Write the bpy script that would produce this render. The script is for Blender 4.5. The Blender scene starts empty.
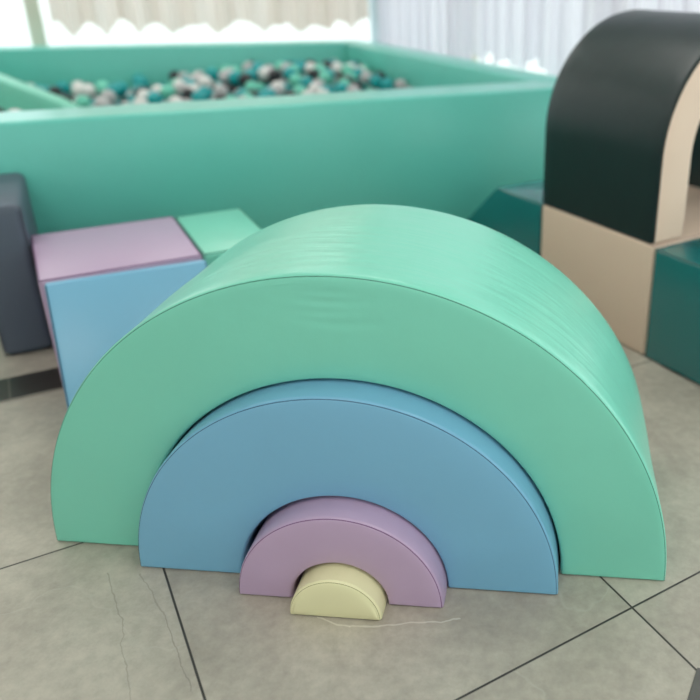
import bpy, bmesh, math, random
from mathutils import Vector, Matrix, noise
R = math.radians
random.seed(7)
scene = bpy.context.scene
COL = scene.collection
vs = scene.view_settings
vs.view_transform = 'Standard'; vs.look = 'None'; vs.gamma = 1.0; vs.use_curve_mapping = False
vs.exposure = 0.08

# ------------------------------------------------------------------ helpers
def lin(r, g, b):
    f = lambda c: (c/255/12.92) if c/255 <= 0.04045 else ((c/255+0.055)/1.055)**2.4
    return (f(r), f(g), f(b), 1.0)

def nd(nt, t, **kw):
    n = nt.nodes.new(t)
    for k, v in kw.items(): setattr(n, k, v)
    return n

def base_mat(name):
    m = bpy.data.materials.new(name); m.use_nodes = True
    nt = m.node_tree
    return m, nt, nt.nodes['Principled BSDF']

def vinyl(name, col, rough=0.42, spec=0.5, grain=0.06, wave=0.25, streak=0.0):
    m, nt, b = base_mat(name)
    tc = nd(nt, 'ShaderNodeTexCoord')
    n1 = nd(nt, 'ShaderNodeTexNoise'); n1.inputs['Scale'].default_value = 3.0; n1.inputs['Detail'].default_value = 3
    nt.links.new(tc.outputs['Object'], n1.inputs['Vector'])
    mx = nd(nt, 'ShaderNodeMixRGB'); mx.inputs[1].default_value = col
    mx.inputs[2].default_value = tuple(c*0.93 for c in col[:3]) + (1,)
    nt.links.new(n1.outputs['Fac'], mx.inputs[0]); nt.links.new(mx.outputs[0], b.inputs['Base Color'])
    v = nd(nt, 'ShaderNodeTexVoronoi'); v.inputs['Scale'].default_value = 260
    nt.links.new(tc.outputs['Object'], v.inputs['Vector'])
    n2 = nd(nt, 'ShaderNodeTexNoise'); n2.inputs['Scale'].default_value = 9; n2.inputs['Detail'].default_value = 2
    nt.links.new(tc.outputs['Object'], n2.inputs['Vector'])
    b1 = nd(nt, 'ShaderNodeBump'); b1.inputs['Strength'].default_value = grain; b1.inputs['Distance'].default_value = 0.001
    nt.links.new(v.outputs['Distance'], b1.inputs['Height'])
    b2 = nd(nt, 'ShaderNodeBump'); b2.inputs['Strength'].default_value = wave; b2.inputs['Distance'].default_value = 0.006
    nt.links.new(n2.outputs['Fac'], b2.inputs['Height']); nt.links.new(b1.outputs[0], b2.inputs['Normal'])
    last = b2
    if streak:      # cover stretched around the sweep: long shallow ripples
        mp = nd(nt, 'ShaderNodeMapping'); mp.inputs['Scale'].default_value = (3.0, 26.0, 3.0)
        n5 = nd(nt, 'ShaderNodeTexNoise'); n5.inputs['Scale'].default_value = 1.6; n5.inputs['Detail'].default_value = 4
        nt.links.new(tc.outputs['Object'], mp.inputs['Vector']); nt.links.new(mp.outputs[0], n5.inputs['Vector'])
        b3 = nd(nt, 'ShaderNodeBump'); b3.inputs['Strength'].default_value = streak; b3.inputs['Distance'].default_value = 0.006
        nt.links.new(n5.outputs['Fac'], b3.inputs['Height']); nt.links.new(b2.outputs[0], b3.inputs['Normal']); last = b3
    nt.links.new(last.outputs[0], b.inputs['Normal'])
    b.inputs['Roughness'].default_value = rough
    b.inputs['Specular IOR Level'].default_value = spec
    return m

def plain(name, col, rough=0.5, spec=0.5):
    m, nt, b = base_mat(name)
    tc = nd(nt, 'ShaderNodeTexCoord')
    n1 = nd(nt, 'ShaderNodeTexNoise'); n1.inputs['Scale'].default_value = 12
    nt.links.new(tc.outputs['Object'], n1.inputs['Vector'])
    mx = nd(nt, 'ShaderNodeMixRGB'); mx.inputs[1].default_value = col
    mx.inputs[2].default_value = tuple(c*0.95 for c in col[:3]) + (1,)
    nt.links.new(n1.outputs['Fac'], mx.inputs[0]); nt.links.new(mx.outputs[0], b.inputs['Base Color'])
    b.inputs['Roughness'].default_value = rough; b.inputs['Specular IOR Level'].default_value = spec
    return m

def link(name, bm, mat, parent=None, smooth=40, loc=None, rz=0):
    me = bpy.data.meshes.new(name)
    bmesh.ops.recalc_face_normals(bm, faces=bm.faces[:])
    bm.to_mesh(me); bm.free()
    if smooth:
        for p in me.polygons: p.use_smooth = True
        me.set_sharp_from_angle(angle=R(smooth))
    for mm in (mat if isinstance(mat, (list, tuple)) else [mat]): me.materials.append(mm)
    o = bpy.data.objects.new(name, me); COL.objects.link(o)
    if parent is not None: o.parent = parent
    if loc is not None: o.location = loc
    o.rotation_euler = (0, 0, rz)
    return o

def empty(name, loc, rz, label, cat, group=None):
    o = bpy.data.objects.new(name, None); COL.objects.link(o)
    o.location = loc; o.rotation_euler = (0, 0, rz); o.empty_display_size = 0.1
    o['label'] = label; o['category'] = cat
    if group: o['group'] = group
    return o

def tube(bm, pts, r, seg=8, closed=False):
    pts = [Vector(p) for p in pts]; n = len(pts); rings = []
    up = None
    for i, p in enumerate(pts):
        a = pts[(i-1) % n] if (closed or i > 0) else p
        b = pts[(i+1) % n] if (closed or i < n-1) else p
        t = (b-a).normalized()
        if up is None:
            up = t.orthogonal().normalized()
        up = (up - t*up.dot(t))
        up = up.normalized() if up.length > 1e-6 else t.orthogonal().normalized()
        s = t.cross(up)
        rings.append([bm.verts.new(p + (up*math.cos(2*math.pi*k/seg) + s*math.sin(2*math.pi*k/seg))*r) for k in range(seg)])
    m = n if closed else n-1
    for i in range(m):
        A, B = rings[i], rings[(i+1) % n]
        for k in range(seg):
            bm.faces.new((A[k], A[(k+1) % seg], B[(k+1) % seg], B[k]))
    if not closed:
        bm.faces.new(rings[0]); bm.faces.new(rings[-1][::-1])

def prism(bm, poly, z0, z1, bev=0.0, seg=3):
    """poly: list of (x, y) ; tops can be given per vertex with z1 a list"""
    zt = z1 if isinstance(z1, (list, tuple)) else [z1]*len(poly)
    lo = [bm.verts.new((x, y, z0)) for x, y in poly]
    hi = [bm.verts.new((p[0], p[1], z)) for p, z in zip(poly, zt)]
    n = len(poly)
    bm.faces.new(lo[::-1]); bm.faces.new(hi)
    for i in range(n):
        if (hi[i].co-lo[i].co).length < 1e-5 and (hi[(i+1) % n].co-lo[(i+1) % n].co).length < 1e-5: continue
        bm.faces.new((lo[i], lo[(i+1) % n], hi[(i+1) % n], hi[i]))
    bmesh.ops.remove_doubles(bm, verts=bm.verts[:], dist=1e-5)
    if bev:
        bmesh.ops.bevel(bm, geom=bm.edges[:] + bm.verts[:], offset=bev, segments=seg, profile=0.5, affect='EDGES', clamp_overlap=True)

def box(bm, x0, x1, y0, y1, z0, z1):
    v = [bm.verts.new(p) for p in ((x0,y0,z0),(x1,y0,z0),(x1,y1,z0),(x0,y1,z0),(x0,y0,z1),(x1,y0,z1),(x1,y1,z1),(x0,y1,z1))]
    for f in ((0,3,2,1),(4,5,6,7),(0,1,5,4),(1,2,6,5),(2,3,7,6),(3,0,4,7)): bm.faces.new([v[i] for i in f])

A33 = R(33); cu, su = math.cos(A33), math.sin(A33)
def UN(u, n, z=0.0): return Vector((u*cu - n*su, u*su + n*cu, z))

# ------------------------------------------------------------------ camera
P = Vector((0.35515641, -1.13959280, 1.05637204))
RT = Vector((0.99674110, 0.07994489, 0.01077026))
UP = Vector((-0.04104545, 0.38768717, 0.92087672))
FW = Vector((-0.06944390, 0.91831774, -0.38970511))
cd = bpy.data.cameras.new('camera'); cam = bpy.data.objects.new('camera', cd); COL.objects.link(cam)
M = Matrix.Identity(4)
for i in range(3):
    M[i][0] = RT[i]; M[i][1] = UP[i]; M[i][2] = -FW[i]; M[i][3] = P[i]
cam.matrix_world = M
cd.sensor_width = 36; cd.sensor_height = 36; cd.sensor_fit = 'HORIZONTAL'; cd.lens = 761.9076/700*36
cd.shift_x = -(492.5668-350)/700; cd.shift_y = (296.5689-350)/700
cd.clip_start = 0.02
cd.dof.use_dof = True; cd.dof.focus_distance = 1.36; cd.dof.aperture_fstop = 2.0
scene.camera = cam

# ------------------------------------------------------------------ materials
MINT = vinyl('mint_vinyl', lin(128, 210, 186), 0.29, wave=0.45, streak=0.28)
SKY = vinyl('sky_blue_vinyl', lin(122, 178, 208), 0.32)
LILAC = vinyl('lilac_vinyl', lin(186, 160, 188), 0.36)
CREAM = vinyl('cream_vinyl', lin(230, 224, 180), 0.38)
PALE = vinyl('pale_pink_vinyl', lin(224, 196, 174), 0.45)
TEAL = vinyl('teal_vinyl', lin(10, 108, 108), 0.26, 0.9)
DARK = vinyl('dark_green_vinyl', lin(12, 34, 34), 0.40, wave=0.35)
GREY = vinyl('grey_vinyl', lin(82, 92, 106), 0.5)
PIT = vinyl('pit_vinyl', lin(100, 196, 180), 0.3)
def thread(name, c): return plain(name, c, 0.7)
T_MINT = thread('green_thread', lin(50, 120, 98)); T_SKY = thread('blue_thread', lin(52, 92, 122))
T_LIL = thread('purple_thread', lin(120, 82, 120)); T_CRM = thread('cream_thread', lin(150, 145, 95))
T_PALE = thread('pale_thread', lin(150, 122, 108)); T_DARK = thread('dark_thread', lin(12, 22, 22))
T_TEAL = thread('teal_thread', lin(14, 70, 68)); T_GREY = thread('grey_thread', lin(60, 62, 70))

# ------------------------------------------------------------------ floor
def floor_material():
    m, nt, b = base_mat('stone_tile_floor')
    L = nt.links
    def mth(op, a, bb=None, c=None, clamp=False):
        n = nd(nt, 'ShaderNodeMath', operation=op, use_clamp=clamp)
        for i, x in enumerate((a, bb, c)):
            if x is None: continue
            if isinstance(x, (int, float)): n.inputs[i].default_value = x
            else: L.new(x, n.inputs[i])
        return n.outputs[0]
    tc = nd(nt, 'ShaderNodeTexCoord')
    obj = tc.outputs['Object']
    mp = nd(nt, 'ShaderNodeMapping'); mp.vector_type = 'POINT'
    mp.inputs['Rotation'].default_value = (0, 0, -R(36.574))
    L.new(obj, mp.inputs['Vector'])
    sp = nd(nt, 'ShaderNodeSeparateXYZ'); L.new(mp.outputs[0], sp.inputs[0])
    T = 0.703
    U = mth('ADD', sp.outputs['X'], -0.389 + T*40); N = mth('ADD', sp.outputs['Y'], 0.373 + T*40)
    def dist(v):
        f = mth('FRACT', mth('DIVIDE', v, T)); g = mth('SUBTRACT', 1.0, f)
        return mth('MULTIPLY', mth('MINIMUM', f, g), T)
    d = mth('MINIMUM', dist(U), dist(N))
    mr = nd(nt, 'ShaderNodeMapRange'); mr.inputs['From Min'].default_value = 0.0014; mr.inputs['From Max'].default_value = 0.0025
    L.new(d, mr.inputs['Value'])
    tile = mr.outputs[0]      # 0 in the grout, 1 on the tile
    # tile id
    cu_ = mth('FLOOR', mth('DIVIDE', U, T)); cn_ = mth('FLOOR', mth('DIVIDE', N, T))
    cmb = nd(nt, 'ShaderNodeCombineXYZ'); L.new(cu_, cmb.inputs[0]); L.new(cn_, cmb.inputs[1])
    wn = nd(nt, 'ShaderNodeTexWhiteNoise'); wn.noise_dimensions = '3D'; L.new(cmb.outputs[0], wn.inputs['Vector'])
    sc = nd(nt, 'ShaderNodeVectorMath', operation='SCALE'); L.new(wn.outputs['Color'], sc.inputs[0]); sc.inputs['Scale'].default_value = 7
    ad = nd(nt, 'ShaderNodeVectorMath', operation='ADD'); L.new(obj, ad.inputs[0]); L.new(sc.outputs[0], ad.inputs[1])
    n1 = nd(nt, 'ShaderNodeTexNoise'); n1.inputs['Scale'].default_value = 3.2; n1.inputs['Detail'].default_value = 8; n1.inputs['Roughness'].default_value = 0.62; n1.inputs['Distortion'].default_value = 0.6
    L.new(ad.outputs[0], n1.inputs['Vector'])
    cr = nd(nt, 'ShaderNodeValToRGB')
    e = cr.color_ramp.elements
    e[0].position = 0.30; e[0].color = lin(150, 142, 130)
    e[1].position = 0.72; e[1].color = lin(184, 176, 162)
    L.new(n1.outputs['Fac'], cr.inputs[0])
    n3 = nd(nt, 'ShaderNodeTexNoise'); n3.inputs['Scale'].default_value = 42; n3.inputs['Detail'].default_value = 5; n3.inputs['Roughness'].default_value = 0.7
    L.new(ad.outputs[0], n3.inputs['Vector'])
    ml = nd(nt, 'ShaderNodeMixRGB', blend_type='OVERLAY'); ml.inputs[0].default_value = 0.34
    L.new(cr.outputs[0], ml.inputs[1]); L.new(n3.outputs['Fac'], ml.inputs[2])
    # hairline veins: thin bands where a stretched noise crosses one half
    n4 = nd(nt, 'ShaderNodeTexNoise'); n4.inputs['Scale'].default_value = 1.7; n4.inputs['Detail'].default_value = 5; n4.inputs['Distortion'].default_value = 0.3
    L.new(ad.outputs[0], n4.inputs['Vector'])
    vv = mth('ABSOLUTE', mth('SUBTRACT', n4.outputs['Fac'], 0.56))
    v1 = nd(nt, 'ShaderNodeMapRange'); v1.inputs['From Min'].default_value = 0.0; v1.inputs['From Max'].default_value = 0.004; v1.inputs['To Min'].default_value = 0.22; v1.inputs['To Max'].default_value = 0
    L.new(vv, v1.inputs['Value'])
    mv = nd(nt, 'ShaderNodeMixRGB'); mv.inputs[2].default_value = lin(196, 190, 178); L.new(v1.outputs[0], mv.inputs[0]); L.new(ml.outputs[0], mv.inputs[1])
    cur = mv.outputs[0]
    # three marks in the stone: two dark hairlines and one pale vein
    so = nd(nt, 'ShaderNodeSeparateXYZ')
    nn = nd(nt, 'ShaderNodeTexNoise'); nn.inputs['Scale'].default_value = 16; nn.inputs['Detail'].default_value = 4; L.new(obj, nn.inputs['Vector'])
    off = nd(nt, 'ShaderNodeVectorMath', operation='MULTIPLY_ADD')
    L.new(nn.outputs['Color'], off.inputs[0]); off.inputs[1].default_value = (0.03, 0.03, 0); off.inputs[2].default_value = (-0.015, -0.015, 0)
    o2 = nd(nt, 'ShaderNodeVectorMath', operation='ADD'); L.new(obj, o2.inputs[0]); L.new(off.outputs[0], o2.inputs[1])
    L.new(o2.outputs[0], so.inputs[0])
    def seg(a, bb, w):
        ax, ay = a; dx, dy = bb[0]-a[0], bb[1]-a[1]; q = dx*dx+dy*dy
        px = mth('SUBTRACT', so.outputs[0], ax); py = mth('SUBTRACT', so.outputs[1], ay)
        t = mth('DIVIDE', mth('ADD', mth('MULTIPLY', px, dx), mth('MULTIPLY', py, dy)), q, clamp=True)
        ex = mth('SUBTRACT', px, mth('MULTIPLY', t, dx)); ey = mth('SUBTRACT', py, mth('MULTIPLY', t, dy))
        dd = mth('SQRT', mth('ADD', mth('MULTIPLY', ex, ex), mth('MULTIPLY', ey, ey)))
        r = nd(nt, 'ShaderNodeMapRange'); r.inputs['From Min'].default_value = w*0.3; r.inputs['From Max'].default_value = w; r.inputs['To Min'].default_value = 1; r.inputs['To Max'].default_value = 0
        L.new(dd, r.inputs['Value']); return r.outputs[0]
    for a, bb, w, c, k in (((-0.456, -0.069), (-0.366, -0.179), 0.0016, (108, 102, 92), 0.4), ((-0.366, -0.179), (-0.273, -0.332), 0.0013, (120, 114, 104), 0.45),
                           ((-0.392, -0.063), (-0.291, -0.172), 0.0016, (108, 102, 92), 0.38), ((-0.291, -0.172), (-0.184, -0.306), 0.0013, (112, 106, 98), 0.5),
                           ((-0.03, -0.141), (0.038, -0.16), 0.0024, (214, 208, 194), 0.65), ((0.038, -0.16), (0.227, -0.12), 0.0026, (214, 208, 194), 0.6)):
        mm = nd(nt, 'ShaderNodeMixRGB'); mm.inputs[2].default_value = lin(*c)
        L.new(mth('MULTIPLY', seg(a, bb, w), k), mm.inputs[0]); L.new(cur, mm.inputs[1]); cur = mm.outputs[0]
    gm = nd(nt, 'ShaderNodeMixRGB'); gm.inputs[1].default_value = lin(52, 48, 44); L.new(tile, gm.inputs[0]); L.new(cur, gm.inputs[2])
    L.new(gm.outputs[0], b.inputs['Base Color'])
    rr = nd(nt, 'ShaderNodeMapRange'); rr.inputs['To Min'].default_value = 0.36; rr.inputs['To Max'].default_value = 0.52
    L.new(n3.outputs['Fac'], rr.inputs['Value']); L.new(rr.outputs[0], b.inputs['Roughness'])
    bp = nd(nt, 'ShaderNodeBump'); bp.inputs['Strength'].default_value = 0.5; bp.inputs['Distance'].default_value = 0.002
    hh = mth('ADD', tile, mth('MULTIPLY', n3.outputs['Fac'], 0.12)); L.new(hh, bp.inputs['Height']); L.new(bp.outputs[0], b.inputs['Normal'])
    return m

bm = bmesh.new(); prism(bm, [tuple(UN(u, n)[:2]) for u, n in ((-3.32, -3.12), (2.05, -3.12), (2.05, 5.02), (-3.32, 5.02))], -0.08, 0)
fl = link('floor', bm, floor_material(), smooth=0); fl['kind'] = 'structure'

# dark mosaic border let into the floor (tile frame runs at 36.6 degrees)
A36 = R(36.574); c6, s6 = math.cos(A36), math.sin(A36)
def TN(u, n, z=0.0): return (u*c6 - n*s6, u*s6 + n*c6, z)
def mosaic():
    m, nt, b = base_mat('dark_mosaic'); L = nt.links
    tc = nd(nt, 'ShaderNodeTexCoord'); br = nd(nt, 'ShaderNodeTexBrick'); br.offset = 0.0
    br.inputs['Color1'].default_value = lin(58, 52, 46); br.inputs['Color2'].default_value = lin(46, 42, 38); br.inputs['Mortar'].default_value = lin(98, 92, 84)
    br.inputs['Scale'].default_value = 1; br.inputs['Mortar Size'].default_value = 0.0022; br.inputs['Brick Width'].default_value = 0.135; br.inputs['Row Height'].default_value = 0.16
    L.new(tc.outputs['Object'], br.inputs['Vector']); L.new(br.outputs[0], b.inputs['Base Color']); b.inputs['Roughness'].default_value = 0.4
    return m
MOS = mosaic()
bm = bmesh.new(); box(bm, -1.6, 0.42, 0, 0.135, -0.01, 0.0012)
tr = link('trim_1', bm, MOS, smooth=0, loc=TN(0.0, 1.04), rz=A36); tr['kind'] = 'structure'
bm = bmesh.new(); prism(bm, [(0, 0), (-0.06, -0.16), (0.1, -0.28), (0.3, -0.2), (0.3, 0.0)], -0.01, 0.0012)
tr = link('trim_2', bm, plain('dark_inlay', lin(88, 86, 82), 0.4), smooth=0, loc=(0.631, -0.191, 0), rz=R(-2)); tr['kind'] = 'structure'

# ------------------------------------------------------------------ foam arches
def arch_body(Ro, Ri, D, z0=0.0, puff=0.004, wob=0.0015, nseg=96, wrinkle=None, bev=0.009):
    """Half ring (Ri > 0) or half disc, standing on its feet, front face at y = 0, running back to y = D.
    z0 is the height of the straight legs below the half circle."""
    bm = bmesh.new()
    def outline(i):
        out, inn = [], []
        ro, ri = Ro-i, Ri+i
        legs = 8 if z0 > 0 else 0
        zb = i
        if z0 > 0:
            for k in range(legs): out.append((-ro, zb + (z0-zb)*k/legs))
        a0 = math.asin(min(1, max(0, (zb-z0)/ro))) if z0 == 0 else 0
        for k in range(nseg+1):
            a = math.pi - a0 - (math.pi-2*a0)*k/nseg
            out.append((ro*math.cos(a), z0 + ro*math.sin(a)))
        if z0 > 0:
            for k in range(1, legs+1): out.append((ro, z0 + (zb-z0)*k/legs))
        if Ri > 0:
            if z0 > 0:
                for k in range(legs): inn.append((-ri, zb + (z0-zb)*k/legs))
            a1 = math.asin(min(1, max(0, (zb-z0)/ri))) if z0 == 0 else 0
            for k in range(nseg+1):
                a = math.pi - a1 - (math.pi-2*a1)*k/nseg
                inn.append((ri*math.cos(a), z0 + ri*math.sin(a)))
            if z0 > 0:
                for k in range(1, legs+1): inn.append((ri, z0 + (zb-z0)*k/legs))
        else:
            inn = [(x, zb) for x, z in out]
        return out, inn
    rings = [(bev, 0.0), (bev*0.62, 0.0006), (bev*0.42, 0.0014), (bev*0.50, 0.0026), (bev*0.26, 0.0036), (bev*0.10, 0.0062), (0, bev*1.1)]
    m = 14
    mids = [(0, bev*1.1 + (D-2.2*bev)*j/m) for j in range(1, m)]
    rings = rings + mids + [(i, D-y) for i, y in rings[::-1]]
    grid = []
    for i, y in rings:
        out, inn = outline(i)
        vo = []
        for x, z in out:
            w = noise.noise(Vector((x*4+3.1, y*5, z*4+Ro*9)))*wob*math.sin(math.pi*min(1, max(0, y/D))) if 0 < y < D else 0
            r = math.hypot(x, z-z0) or 1
            k = 1 + w/r
            vo.append(bm.verts.new((x*k, y, z*k if z > 0.02 else z)))
        vi = [bm.verts.new((x, y, z)) for x, z in inn]
        grid.append((vo, vi))
    n = len(grid[0][0])
    for a, b_ in zip(grid[:-1], grid[1:]):
        for s in (0, 1):
            for k in range(n-1):
                try: bm.faces.new((a[s][k], a[s][k+1], b_[s][k+1], b_[s][k]))
                except ValueError: pass
        for k in (0, n-1):           # soles of the two feet
            bm.faces.new((a[0][k], a[1][k], b_[1][k], b_[0][k])) if Ri > 0 else None
    # the two faces, filled by strips with a little puff
    MS = 60 if wrinkle else 10
    for (vo, vi), y, sg in ((grid[0], 0.0, -1), (grid[-1], D, 1)):
        rows = [vo]
        for j in range(1, MS):
            t = j/MS; row = []
            for k in range(n):
                p = vo[k].co.lerp(vi[k].co, t)
                e = math.sin(math.pi*t)**0.6 * min(1, min(k, n-1-k)/10.0)
                dy = puff*e
                if wob: dy += 0.0012*noise.noise(Vector((p.x*9, 0.3, p.z*9)))*e
                if wrinkle and sg < 0: dy += wrinkle(p.x, p.z)
                row.append(bm.verts.new((p.x, y + sg*dy, p.z)))
            rows.append(row)
        rows.append(vi)
        for r0, r1 in zip(rows[:-1], rows[1:]):
            for k in range(n-1): bm.faces.new((r0[k], r0[k+1], r1[k+1], r1[k]))
    bmesh.ops.remove_doubles(bm, verts=bm.verts[:], dist=1e-5)
    return bm, outline

def arch_seams(outline, D, bev, parent, mat, r=0.0011):
    for y in (0.0022, D-0.0022):
        out, inn = outline(bev*0.46)
        bm = bmesh.new(); tube(bm, [(x, y, z) for x, z in out], r, 6)
        link('seam', bm, mat, parent)

def arch(name, label, cat, Ro, Ri, D, mat, tmat, loc, rz=0, z0=0.0, wrinkle=None, group=None, bev=0.009, puff=0.004, wob=0.0015, seam_r=0.0011):
    t = empty(name, loc, rz, label, cat, group)
    t.scale = (1, 1, 0.994)
    bm, outline = arch_body(Ro, Ri, D, z0, puff, wob, wrinkle=wrinkle, bev=bev)
    link('foam_body', bm, mat, t, smooth=50)
    arch_seams(outline, D, bev, t, tmat, seam_r)
    return t

def creases(x, z):
    # slack cover just under the crown: a few uneven, nested, smile shaped folds
    dx, dz = x+0.01, z-0.60
    s = 0
    for d, a, wd, cx in ((0.030, 0.0022, 0.045, 0.0), (0.046, 0.0030, 0.075, 0.01), (0.064, 0.0024, 0.060, -0.012), (0.084, 0.0016, 0.09, 0.02)):
        q = dx-cx
        e = (dz + d) - 1.5*q*q - 0.004*noise.noise(Vector((q*20, d*50, 0)))
        s -= a*math.exp(-(e/0.008)**2)*math.exp(-(q/wd)**2)*(0.8+0.5*noise.noise(Vector((q*14, d*90, 3))))
    return s

G1 = 'nested rainbow of soft play arches'
arch('foam_arch', 'large mint green foam arch, outermost and tallest of the nested rainbow', 'foam arch', 0.603, 0.404, 0.427, MINT, T_MINT, (0.001, 0, 0), 0, wrinkle=creases, group=G1, wob=0.006)
arch('foam_arch', 'sky blue foam arch nested inside the big mint green arch', 'foam arch', 0.4005, 0.1945, 0.40, SKY, T_SKY, (0.0003, -0.054, 0), 0, group=G1)
arch('foam_arch', 'lilac foam arch nested inside the sky blue arch', 'foam arch', 0.1895, 0.0885, 0.36, LILAC, T_LIL, (0.0045, -0.104, 0), 0, group=G1, bev=0.007, puff=0.003, wob=0.001)
arch('foam_half_disc', 'small pale yellow foam half disc at the centre of the rainbow', 'foam block', 0.083, 0.0, 0.33, CREAM, T_CRM, (0.006, -0.142, 0), 0, group=G1, bev=0.006, puff=0.003, wob=0.001, seam_r=0.0008)

# ------------------------------------------------------------------ foam blocks
def block(name, label, poly, h, mat, tmat, loc, rz, bev=0.010, cat='foam block', seam=True, group=None, z=0.0):
    """poly counter-clockwise in the block's own frame"""
    t = empty(name, loc, rz, label, cat, group)
    bm = bmesh.new(); prism(bm, poly, 0, h, bev)
    link('foam_body', bm, mat, t, smooth=60)
    if seam:
        hh = h if isinstance(h, (list, tuple)) else [h]*len(poly)
        cx = sum(p[0] for p in poly)/len(poly); cy = sum(p[1] for p in poly)/len(poly)
        def ins(p, zz):
            d = Vector((cx-p[0], cy-p[1])); d.normalize()
            return (p[0]+d.x*bev*0.42, p[1]+d.y*bev*0.42, zz)
        bm = bmesh.new(); tube(bm, [ins(p, q-bev*0.2) for p, q in zip(poly, hh)], 0.0016, 6, closed=True); link('seam', bm, tmat, t)
        bm = bmesh.new(); tube(bm, [ins(p, bev*0.3) for p in poly], 0.0016, 6, closed=True); link('seam', bm, tmat, t)
    return t

# left group, along the 33 degree line of the ball pit wall
def rect(w, d): return [(0, 0), (w, 0), (w, d), (0, d)]
HL = 0.335
block('foam_block', 'lilac square foam block against the ball pit, behind the blue ramp', rect(0.398, 0.42), HL, LILAC, T_LIL, UN(-0.475, 0.951), R(36))
block('foam_block', 'mint green foam block against the ball pit, right of the lilac block', rect(0.205, 0.41), HL, MINT, T_MINT, UN(-0.074, 0.972), R(36))
# blue ramp : side profile wedge, from the lilac block down to the floor
def wedge(name, label, pts, width, mat, tmat, loc, rz, cat='foam ramp', bev=0.01):
    """pts: (y, z) profile, extruded along x by width"""
    t = empty(name, loc, rz, label, cat)
    bm = bmesh.new()
    a = [bm.verts.new((0, y, z)) for y, z in pts]; b = [bm.verts.new((width, y, z)) for y, z in pts]
    bm.faces.new(a); bm.faces.new(b[::-1]); n = len(pts)
    for i in range(n): bm.faces.new((a[i], b[i], b[(i+1) % n], a[(i+1) % n]))
    bmesh.ops.bevel(bm, geom=bm.edges[:] + bm.verts[:], offset=bev, segments=3, profile=0.5, affect='EDGES', clamp_overlap=True)
    link('foam_body', bm, mat, t, smooth=60)
    cy = sum(p[0] for p in pts)/n; cz = sum(p[1] for p in pts)/n
    for x in (bev*0.35, width-bev*0.35):
        P2 = []
        for y, z in pts:
            d = Vector((cy-y, cz-z)); d.normalize(); P2.append((x, y+d.x*bev*0.5, z+d.y*bev*0.5))
        bm = bmesh.new(); tube(bm, P2, 0.0016, 6, closed=True); link('seam', bm, tmat, t)
    return t
wedge('foam_ramp', 'sky blue foam ramp sloping down from the lilac block', [(0, 0), (0.258, 0), (0.258, HL-0.003), (0.240, HL-0.003)], 0.388, SKY, T_SKY, UN(-0.462, 0.688), A33)
# grey slab
def grey_slab():
    t = empty('foam_slab', UN(-0.628, 1.280), A33, 'tall grey foam slab standing at the left edge beside the lilac block', 'foam slab')
    bm = bmesh.new(); prism(bm, rect(0.132, 0.45), 0, 0.45, 0.024, 5); link('foam_body', bm, GREY, t, smooth=60)
    bm = bmesh.new(); w, d, h, i = 0.132, 0.45, 0.45, 0.005
    tube(bm, [(i, 0.004, i), (w-i, 0.004, i), (w-i, 0.004, h-i), (i, 0.004, h-i)], 0.0016, 6, closed=True); link('seam', bm, T_GREY, t)
grey_slab()

# right group, along -50.5 degrees
AX = R(-50.5); HR = 0.350
ax = Vector((math.cos(AX), math.sin(AX), 0)); sx = Vector((-ax.y, ax.x, 0))
CN = Vector((0.655, 0.938, 0))        # near corner of the pale block
def RG(a, s, z=0): return CN + ax*a + sx*s + Vector((0, 0, z))
# local frame: x along ax (towards the viewer's right), y along sx
block('foam_block', 'pale pink foam block carrying the dark green arch', rect(0.512, 0.80), HR, PALE, T_PALE, RG(-0.512, 0), AX)
block('foam_block', 'teal foam block at the right edge, in front of the pale pink block', rect(0.5, 0.5), HR-0.006, TEAL, T_TEAL, RG(0.004, 0.0), AX)
# trapezoid wedge behind the pale block
def back_wedge():
    t = empty('foam_ramp', RG(-1.02, 0.0), AX, 'dark teal foam ramp behind the large mint arch, left of the pale pink block', 'foam ramp')
    pts = [(-0.16, 0.0), (0.505, 0.0), (0.505, HR), (0.245, HR)]
    bm = bmesh.new(); W = 0.42
    a = [bm.verts.new((x, 0, z)) for x, z in pts]; b = [bm.verts.new((x, W, z)) for x, z in pts]
    bm.faces.new(a); bm.faces.new(b[::-1]); n = 4
    for i in range(n): bm.faces.new((a[i], b[i], b[(i+1) % n], a[(i+1) % n]))
    bmesh.ops.bevel(bm, geom=bm.edges[:] + bm.verts[:], offset=0.010, segments=3, profile=0.5, affect='EDGES', clamp_overlap=True)
    link('foam_body', bm, TEAL, t, smooth=60)
    bm = bmesh.new(); tube(bm, [(-0.13, 0.003, 0.004), (0.501, 0.003, 0.004), (0.501, 0.003, HR-0.004), (0.249, 0.003, HR-0.004)], 0.0016, 6, closed=True); link('seam', bm, T_TEAL, t)
back_wedge()

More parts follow.
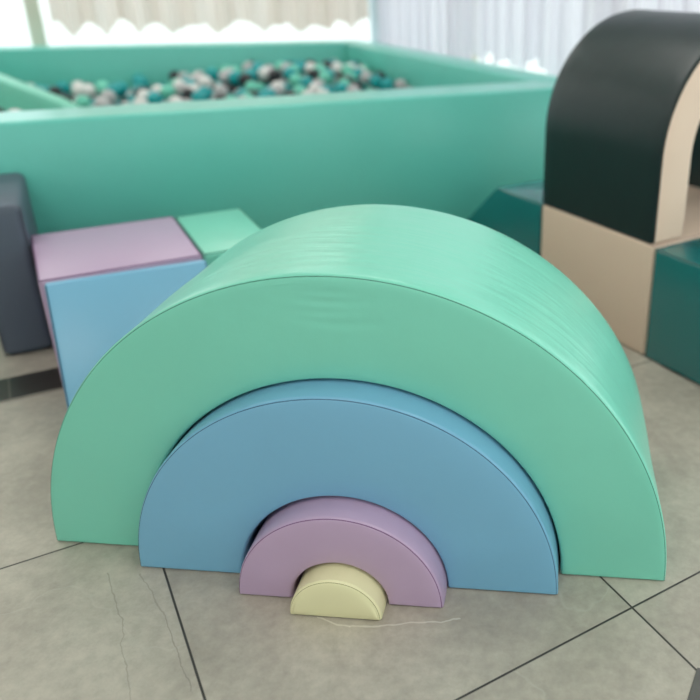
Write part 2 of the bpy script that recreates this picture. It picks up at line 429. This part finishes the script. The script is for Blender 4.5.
# dark arch on the pale block : front face is pale, sweep is dark
def dark_arch():
    Ro, Ri, D, z0 = 0.365, 0.240, 0.510, 0.240
    # arch frame: its own x runs along sx, its own y runs back along -ax
    ang = math.atan2(sx.y, sx.x)
    t = empty('foam_arch', RG(-0.008, 0.006 + Ro, HR), ang, 'tall dark green foam arch with pale pink faces, standing on the pale pink block', 'foam arch')
    bev = 0.010
    bm, outline = arch_body(Ro, Ri, D, z0, 0.004, 0.0015, bev=bev)
    bm.normal_update()
    for f in bm.faces:
        if abs(f.normal.y) > 0.75 and (f.calc_center_median().y < 0.003 or f.calc_center_median().y > D-0.003): f.material_index = 1
    faces = [f for f in bm.faces if f.material_index == 1]
    # separate the face panels into parts of their own
    b2 = bm.copy()
    bmesh.ops.delete(bm, geom=[f for f in bm.faces if f.material_index == 1], context='FACES')
    bmesh.ops.delete(b2, geom=[f for f in b2.faces if f.material_index == 0], context='FACES')
    b3 = b2.copy()
    bmesh.ops.delete(b2, geom=[f for f in b2.faces if f.calc_center_median().y > D/2], context='FACES')
    bmesh.ops.delete(b3, geom=[f for f in b3.faces if f.calc_center_median().y < D/2], context='FACES')
    for b in (b2, b3):
        for f in b.faces: f.material_index = 0
    link('foam_body', bm, DARK, t, smooth=50)
    o = link('side_panel', b2, PALE, t, smooth=50); o['label'] = 'pale pink face of the arch'
    o = link('side_panel', b3, PALE, t, smooth=50); o['label'] = 'pale pink face of the arch'
    arch_seams(outline, D, bev, t, T_DARK, 0.0028)
dark_arch()

# ------------------------------------------------------------------ ball pit
PH = 0.605
OUT = [(-1.45, 1.752), (1.800, 1.700), (1.625, 4.46), (-1.45, 4.86)]
INN = [(-1.25, 1.985), (1.574, 1.960), (1.425, 4.225), (-1.25, 4.63)]
pit = empty('ball_pit', UN(0.1, 3.1), A33, 'large mint green foam ball pit in front of the windows', 'ball pit')
def P4(u, n): return (u-0.1, n-3.1)
names = ['front_wall', 'side_wall', 'back_wall', 'side_wall']
for i in range(4):
    j = (i+1) % 4
    a, b, c, d = OUT[i], OUT[j], INN[j], INN[i]
    if i in (1, 3):      # side walls sit between the front and back walls, butted on mitred corners
        pass
    bm = bmesh.new()
    prism(bm, [P4(*a), P4(*b), P4(*c), P4(*d)], 0, PH, 0.012, 3)
    link(names[i], bm, PIT, pit, smooth=60)
bm = bmesh.new(); prism(bm, [P4(*q) for q in INN], 0.001, 0.05, 0)
link('base_mat', bm, PIT, pit, smooth=0)

# small slide inside the pit
def pit_slide():
    t = empty('foam_slide', UN(-0.375, 3.44, 0.05), A33 + math.atan2(0.287, -0.247), 'mint green foam slide wedge inside the ball pit at far left', 'foam slide')
    # local x runs up the slide to the back left, y points away to its left (seen from the camera: front)
    pts = [(0.0, 0.0), (1.05, 0.0), (1.05, 0.62), (0.95, 0.62), (0.0, 0.39), (-0.35, 0.27), (-0.35, 0.0)]
    bm = bmesh.new(); W = 0.08
    a = [bm.verts.new((x, -W/2, z)) for x, z in pts]; b = [bm.verts.new((x, W/2, z)) for x, z in pts]
    bm.faces.new(a); bm.faces.new(b[::-1]); n = len(pts)
    for i in range(n): bm.faces.new((a[i], b[i], b[(i+1) % n], a[(i+1) % n]))
    bmesh.ops.bevel(bm, geom=bm.edges[:] + bm.verts[:], offset=0.012, segments=3, profile=0.5, affect='EDGES', clamp_overlap=True)
    link('foam_body', bm, MINT, t, smooth=60)
    bm = bmesh.new(); tube(bm, [(x, -W/2+0.004, z) for x, z in pts], 0.0016, 6, closed=True); link('seam', bm, T_MINT, t)
pit_slide()

# balls
BR = 0.041
def ballmat(name, c, rough=0.28): return plain(name, c, rough, 0.5)
kinds = [('teal', ballmat('teal_ball', lin(0, 158, 160)), 0.28),
         ('white', ballmat('white_ball', lin(225, 222, 218)), 0.26),
         ('black', ballmat('black_ball', lin(24, 26, 32)), 0.19),
         ('mint green', ballmat('mint_ball', lin(110, 205, 180)), 0.13),
         ('light grey', ballmat('grey_ball', lin(186, 182, 182)), 0.12)]
def ball_mesh(mat):
    bm = bmesh.new(); bmesh.ops.create_uvsphere(bm, u_segments=24, v_segments=14, radius=BR)
    me = bpy.data.meshes.new('ball'); bm.to_mesh(me); bm.free()
    for p in me.polygons: p.use_smooth = True
    me.materials.append(mat); return me
bmeshes = [ball_mesh(k[1]) for k in kinds]
def surf(u, n):
    z = 0.305 + 0.11*math.exp(-((u-1.05)/0.8)**2) * math.exp(-((n-3.9)/0.9)**2)
    z += 0.028*noise.noise(Vector((u*2.3, n*2.3, 4.2)))
    return z
def inside(u, n, m):
    v = INN; k = len(v)
    for i in range(k):
        a, b = v[i], v[(i+1) % k]
        dx, dy = b[0]-a[0], b[1]-a[1]; L = math.hypot(dx, dy)
        if (dx*(n-a[1]) - dy*(u-a[0]))/L < m: return False
    return True
def near_slide(u, n):
    d = Vector((-0.247, 0.287)).normalized(); q = Vector((u+0.375, n-3.44))
    t = q.dot(d); s = abs(q.x*d.y - q.y*d.x)
    return -0.42 < t < 1.1 and s < 0.055 + BR + 0.004
spots = []
st = 0.087; row = 0; n = 2.0
while n < 4.62:
    u = -1.22 + (st/2 if row % 2 else 0)
    while u < 1.56:
        uu, nn = u + random.uniform(-.0015, .0015), n + random.uniform(-.0015, .0015)
        if inside(uu, nn, BR + 0.004) and not near_slide(uu, nn):
            spots.append((uu, nn, surf(uu, nn) + random.uniform(-.004, .004)))
        u += st
    n += st*0.87; row += 1
# a second, loose layer of balls lying in the hollows of the first
top = []
used = []
for (u, n, z) in spots:
    if n < 3.0 or u < -0.75: continue
    p = (u + st/2, n + st*0.29)
    if not inside(p[0], p[1], BR+0.006) or near_slide(*p): continue
    dens = 0.62 if u > 0.25 else 0.30
    if u > 1.1: dens = 0.5
    if random.random() > dens: continue
    if any((p[0]-q[0])**2 + (p[1]-q[1])**2 < (0.086)**2 for q in used): continue
    used.append(p)
    top.append((p[0], p[1], surf(*p) + 0.077))
def seen(u, n, z):
    w = UN(u, n, z) - P; f = w.dot(FW)
    x = 492.57 + 761.9*w.dot(RT)/f; y = 296.57 - 761.9*w.dot(UP)/f
    return x, y
cand = []
for (u, n, z) in top + spots:
    x, y = seen(u, n, z)
    rim = 0.605 - 0.6*0 # sight line over the front wall
    zline = 1.056 - (1.056-0.605)/(1.96+1.149)*(n+1.149)
    if -15 < x < 560 and z + BR > zline - 0.02: cand.append((u, n, z))
cand_top = [c for c in cand if c in top]
cand_low = sorted([c for c in cand if c not in top], key=lambda c: c[1])
chosen = (cand_top + cand_low)[:300]
cs = set(chosen)
rest = [c for c in top + spots if c not in cs]
def pick():
    r = random.random(); acc = 0
    for i, k in enumerate(kinds):
        acc += k[2]
        if r < acc: return i
    return 1
for (u, n, z) in chosen:
    i = pick()
    o = bpy.data.objects.new('pit_ball', bmeshes[i]); COL.objects.link(o)
    o.location = UN(u, n, z); o.rotation_euler = (random.uniform(0, 3), random.uniform(0, 3), 0)
    o['label'] = kinds[i][0] + ' plastic ball on the heap in the mint green ball pit'
    o['category'] = 'ball'; o['group'] = kinds[i][0] + ' balls in the ball pit'
tb = bmesh.new(); bmesh.ops.create_uvsphere(tb, u_segments=14, v_segments=8, radius=BR)
tb.verts.index_update(); TV = [v.co.copy() for v in tb.verts]; TF = [[v.index for v in f.verts] for f in tb.faces]; tb.free()
VV, FF, MI = [], [], []
for (u, n, z) in rest:
    i = pick(); c = UN(u, n, z); k0 = len(VV)
    VV += [tuple(v + c) for v in TV]; FF += [[q + k0 for q in f] for f in TF]; MI += [i]*len(TF)
me = bpy.data.meshes.new('pit_balls'); me.from_pydata(VV, [], FF)
me.polygons.foreach_set('material_index', MI); me.polygons.foreach_set('use_smooth', [True]*len(FF))
for k in kinds: me.materials.append(k[1])
o = bpy.data.objects.new('pit_balls', me); COL.objects.link(o)
o['kind'] = 'stuff'; o['label'] = 'mixed teal, white, grey and black balls filling the ball pit'; o['category'] = 'balls'

# ------------------------------------------------------------------ the room
WN, WU, ZC = 4.90, 1.93, 2.45       # window wall behind (n = WN), window wall right (u = WU), ceiling
WHITE = plain('white_paint', lin(226, 226, 222), 0.6)
FRAME = plain('frame_paint', lin(218, 212, 196), 0.4)
def struct(name, bm, mat, smooth=0):
    o = link(name, bm, mat, smooth=smooth, rz=A33); o['kind'] = 'structure'; return o
def glass_mat():
    m = bpy.data.materials.new('clear_glass'); m.use_nodes = True; nt = m.node_tree
    for x in list(nt.nodes): nt.nodes.remove(x)
    o = nd(nt, 'ShaderNodeOutputMaterial'); t = nd(nt, 'ShaderNodeBsdfTransparent'); t.inputs[0].default_value = (0.93, 0.96, 0.95, 1)
    g = nd(nt, 'ShaderNodeBsdfGlossy'); g.inputs['Roughness'].default_value = 0.02
    mx = nd(nt, 'ShaderNodeMixShader'); mx.inputs[0].default_value = 0.06
    nt.links.new(t.outputs[0], mx.inputs[1]); nt.links.new(g.outputs[0], mx.inputs[2]); nt.links.new(mx.outputs[0], o.inputs[0])
    return m
GLASS = glass_mat()
U0 = -3.2; NF = -3.0
# low sill walls and lintels
bm = bmesh.new(); box(bm, U0, WU+0.12, WN, WN+0.12, 0, 0.10); box(bm, U0, WU+0.12, WN, WN+0.12, 2.30, ZC); struct('wall_back', bm, WHITE)
bm = bmesh.new(); box(bm, WU, WU+0.12, NF, WN, 0, 0.10); box(bm, WU, WU+0.12, NF, WN, 2.30, ZC); struct('wall_right', bm, WHITE)
bm = bmesh.new(); box(bm, U0-0.12, U0, NF-0.12, WN+0.12, 0, ZC); struct('unseen_wall_left', bm, WHITE)  # unseen wall, added to hold back ambient light from the left
bm = bmesh.new(); box(bm, U0, WU+0.12, NF-0.12, NF, 0, 0.72); box(bm, U0, WU+0.12, NF-0.12, NF, 2.30, ZC); struct('unseen_wall_front', bm, WHITE)  # unseen wall behind the camera, added to cut ambient light on the fronts
def window(name, mull, axis, a0, a1, pos, mw=0.03, zs=0.10):
    bm = bmesh.new()
    def bar(p0, p1, z0, z1):
        if axis == 'u': box(bm, p0, p1, pos+0.03, pos+0.09, z0, z1)
        else: box(bm, pos+0.03, pos+0.09, p0, p1, z0, z1)
    for m_ in mull: bar(m_-mw, m_+mw, zs+0.04, 2.26)
    bar(a0, a1, zs, zs+0.04); bar(a0, a1, 2.26, 2.30)
    w = struct(name, bm, FRAME)
    b2 = bmesh.new()
    if axis == 'u': box(b2, a0, a1, pos+0.058, pos+0.062, zs+0.04, 2.26)
    else: box(b2, pos+0.058, pos+0.062, a0, a1, zs+0.04, 2.26)
    g = link('window_pane', b2, GLASS, w, smooth=0)
window('window_1', [-1.9, -0.435], 'u', U0, WU, WN, 0.045)
window('added_window', [-1.9, -0.4, 1.1], 'u', U0, WU, NF-0.12, zs=0.72)  # unseen window behind the camera, added to raise the frontal light
window('window_2', [-2.6, -1.1, 0.4, 1.9, 3.4], 'n', NF, WN, WU)
bm = bmesh.new(); box(bm, WU-0.06, WU+0.03, WN-0.24, WN+0.03, 0, ZC); struct('trim_3', bm, plain('post_paint', lin(176, 196, 206), 0.5))
bm = bmesh.new(); box(bm, U0-0.12, WU+0.12, NF-0.12, WN+0.12, ZC, ZC+0.06); struct('ceiling', bm, plain('ceiling_white', lin(238, 238, 236), 0.7))
# terrace outside
bm = bmesh.new(); box(bm, -30, 30, -30, 40, -0.30, -0.12); struct('ground', bm, plain('pale_terrace', lin(235, 235, 230), 0.8))

# curtains
def curtain_mat(name, col, alpha):
    m = bpy.data.materials.new(name); m.use_nodes = True; nt = m.node_tree
    for x in list(nt.nodes): nt.nodes.remove(x)
    L = nt.links
    o = nd(nt, 'ShaderNodeOutputMaterial')
    d = nd(nt, 'ShaderNodeBsdfDiffuse'); d.inputs[0].default_value = col
    t = nd(nt, 'ShaderNodeBsdfTranslucent'); t.inputs[0].default_value = col
    m1 = nd(nt, 'ShaderNodeMixShader'); m1.inputs[0].default_value = 0.55
    L.new(d.outputs[0], m1.inputs[1]); L.new(t.outputs[0], m1.inputs[2])
    tr_ = nd(nt, 'ShaderNodeBsdfTransparent')
    tc = nd(nt, 'ShaderNodeTexCoord'); w = nd(nt, 'ShaderNodeTexNoise'); w.inputs['Scale'].default_value = 9
    mp = nd(nt, 'ShaderNodeMapping'); mp.inputs['Scale'].default_value = (1, 1, 0.02)
    L.new(tc.outputs['Object'], mp.inputs['Vector']); L.new(mp.outputs[0], w.inputs['Vector'])
    mr = nd(nt, 'ShaderNodeMapRange'); mr.inputs['From Min'].default_value = 0.3; mr.inputs['From Max'].default_value = 0.7
    mr.inputs['To Min'].default_value = alpha-0.10; mr.inputs['To Max'].default_value = alpha+0.10
    L.new(w.outputs['Fac'], mr.inputs['Value'])
    m2 = nd(nt, 'ShaderNodeMixShader'); L.new(mr.outputs[0], m2.inputs[0]); L.new(tr_.outputs[0], m2.inputs[1]); L.new(m1.outputs[0], m2.inputs[2])
    L.new(m2.outputs[0], o.inputs[0])
    return m
def curtain(label, axis, a0, a1, pos, mat, hem, zt, phase):
    bm = bmesh.new(); step = 0.012; N_ = int((a1-a0)/step); cols = []
    for i in range(N_+1):
        a = a0 + (a1-a0)*i/N_
        f = math.sin(a*2*math.pi/0.165 + 1.5*math.sin(a*3.1+phase)) 
        off = 0.028*f + 0.014*math.sin(a*2*math.pi/0.052 + phase) + 0.012*noise.noise(Vector((a*5, phase, 0)))
        h = hem + (0.075 + 0.06*noise.noise(Vector((a*2.2, 1.7, phase))))*abs(math.sin(a*math.pi/0.25 + phase + 0.9*math.sin(a*4))) + 0.05*max(0, noise.noise(Vector((a*14, phase, 2))))
        c = []
        for k in range(7):
            z = h + (zt-h)*k/6
            o = off*(1 - 0.25*k/6)
            p = (a, pos-0.075+o, z) if axis == 'u' else (pos-0.075+o, a, z)
            c.append(bm.verts.new(p))
        cols.append(c)
    for A, B in zip(cols[:-1], cols[1:]):
        for k in range(6): bm.faces.new((A[k], B[k], B[k+1], A[k+1]))
    o = link('curtain', bm, mat, smooth=0, rz=A33)
    for p in o.data.polygons: p.use_smooth = True
    o['label'] = label; o['category'] = 'curtain'
    return o
curtain('beige sheer curtain hanging across the back window behind the ball pit', 'u', -0.34, WU-0.10, WN, curtain_mat('beige_sheer', lin(212, 196, 184), 0.86), 0.635, ZC, 0.4)
WS = curtain_mat('white_sheer', lin(226, 221, 230), 0.88)
curtain('white sheer curtain beside the corner post, above the right wall of the ball pit', 'n', 3.15, WN-0.26, WU, WS, 0.40, ZC, 2.0)
curtain('white sheer curtain along the right windows, behind the dark green arch', 'n', 0.75, 3.13, WU, WS, 0.56, ZC, 3.1)

# ------------------------------------------------------------------ light
w = bpy.data.worlds.new('world'); scene.world = w; w.use_nodes = True
bg = w.node_tree.nodes['Background']; bg.inputs[0].default_value = (0.91, 0.965, 1.0, 1); bg.inputs[1].default_value = 2.1
def panel(u, n, e, sxx=1.2, syy=0.6):  # overhead fill added to brighten the tops; no such fixture is seen
    t = empty('fill_light', UN(u, n, ZC), A33, 'added overhead fill light, out of view above the play area', 'fill light', 'added overhead fill lights')
    bm = bmesh.new(); box(bm, -sxx/2-0.02, sxx/2+0.02, -syy/2-0.02, syy/2+0.02, -0.03, 0); link('housing', bm, WHITE, t, smooth=0)
    ld = bpy.data.lights.new('fill_lamp', 'AREA'); ld.shape = 'RECTANGLE'; ld.size = sxx; ld.size_y = syy; ld.energy = e; ld.color = (1, 0.97, 0.93)
    o = bpy.data.objects.new('fill_lamp', ld); COL.objects.link(o); o.parent = t; o.location = (0, 0, -0.035)
for u, n in ((-1.4, -1.2), (0.6, -1.2), (-1.4, 1.4), (0.6, 1.4), (-1.4, 3.8), (0.6, 3.8)): panel(u, n, 13)
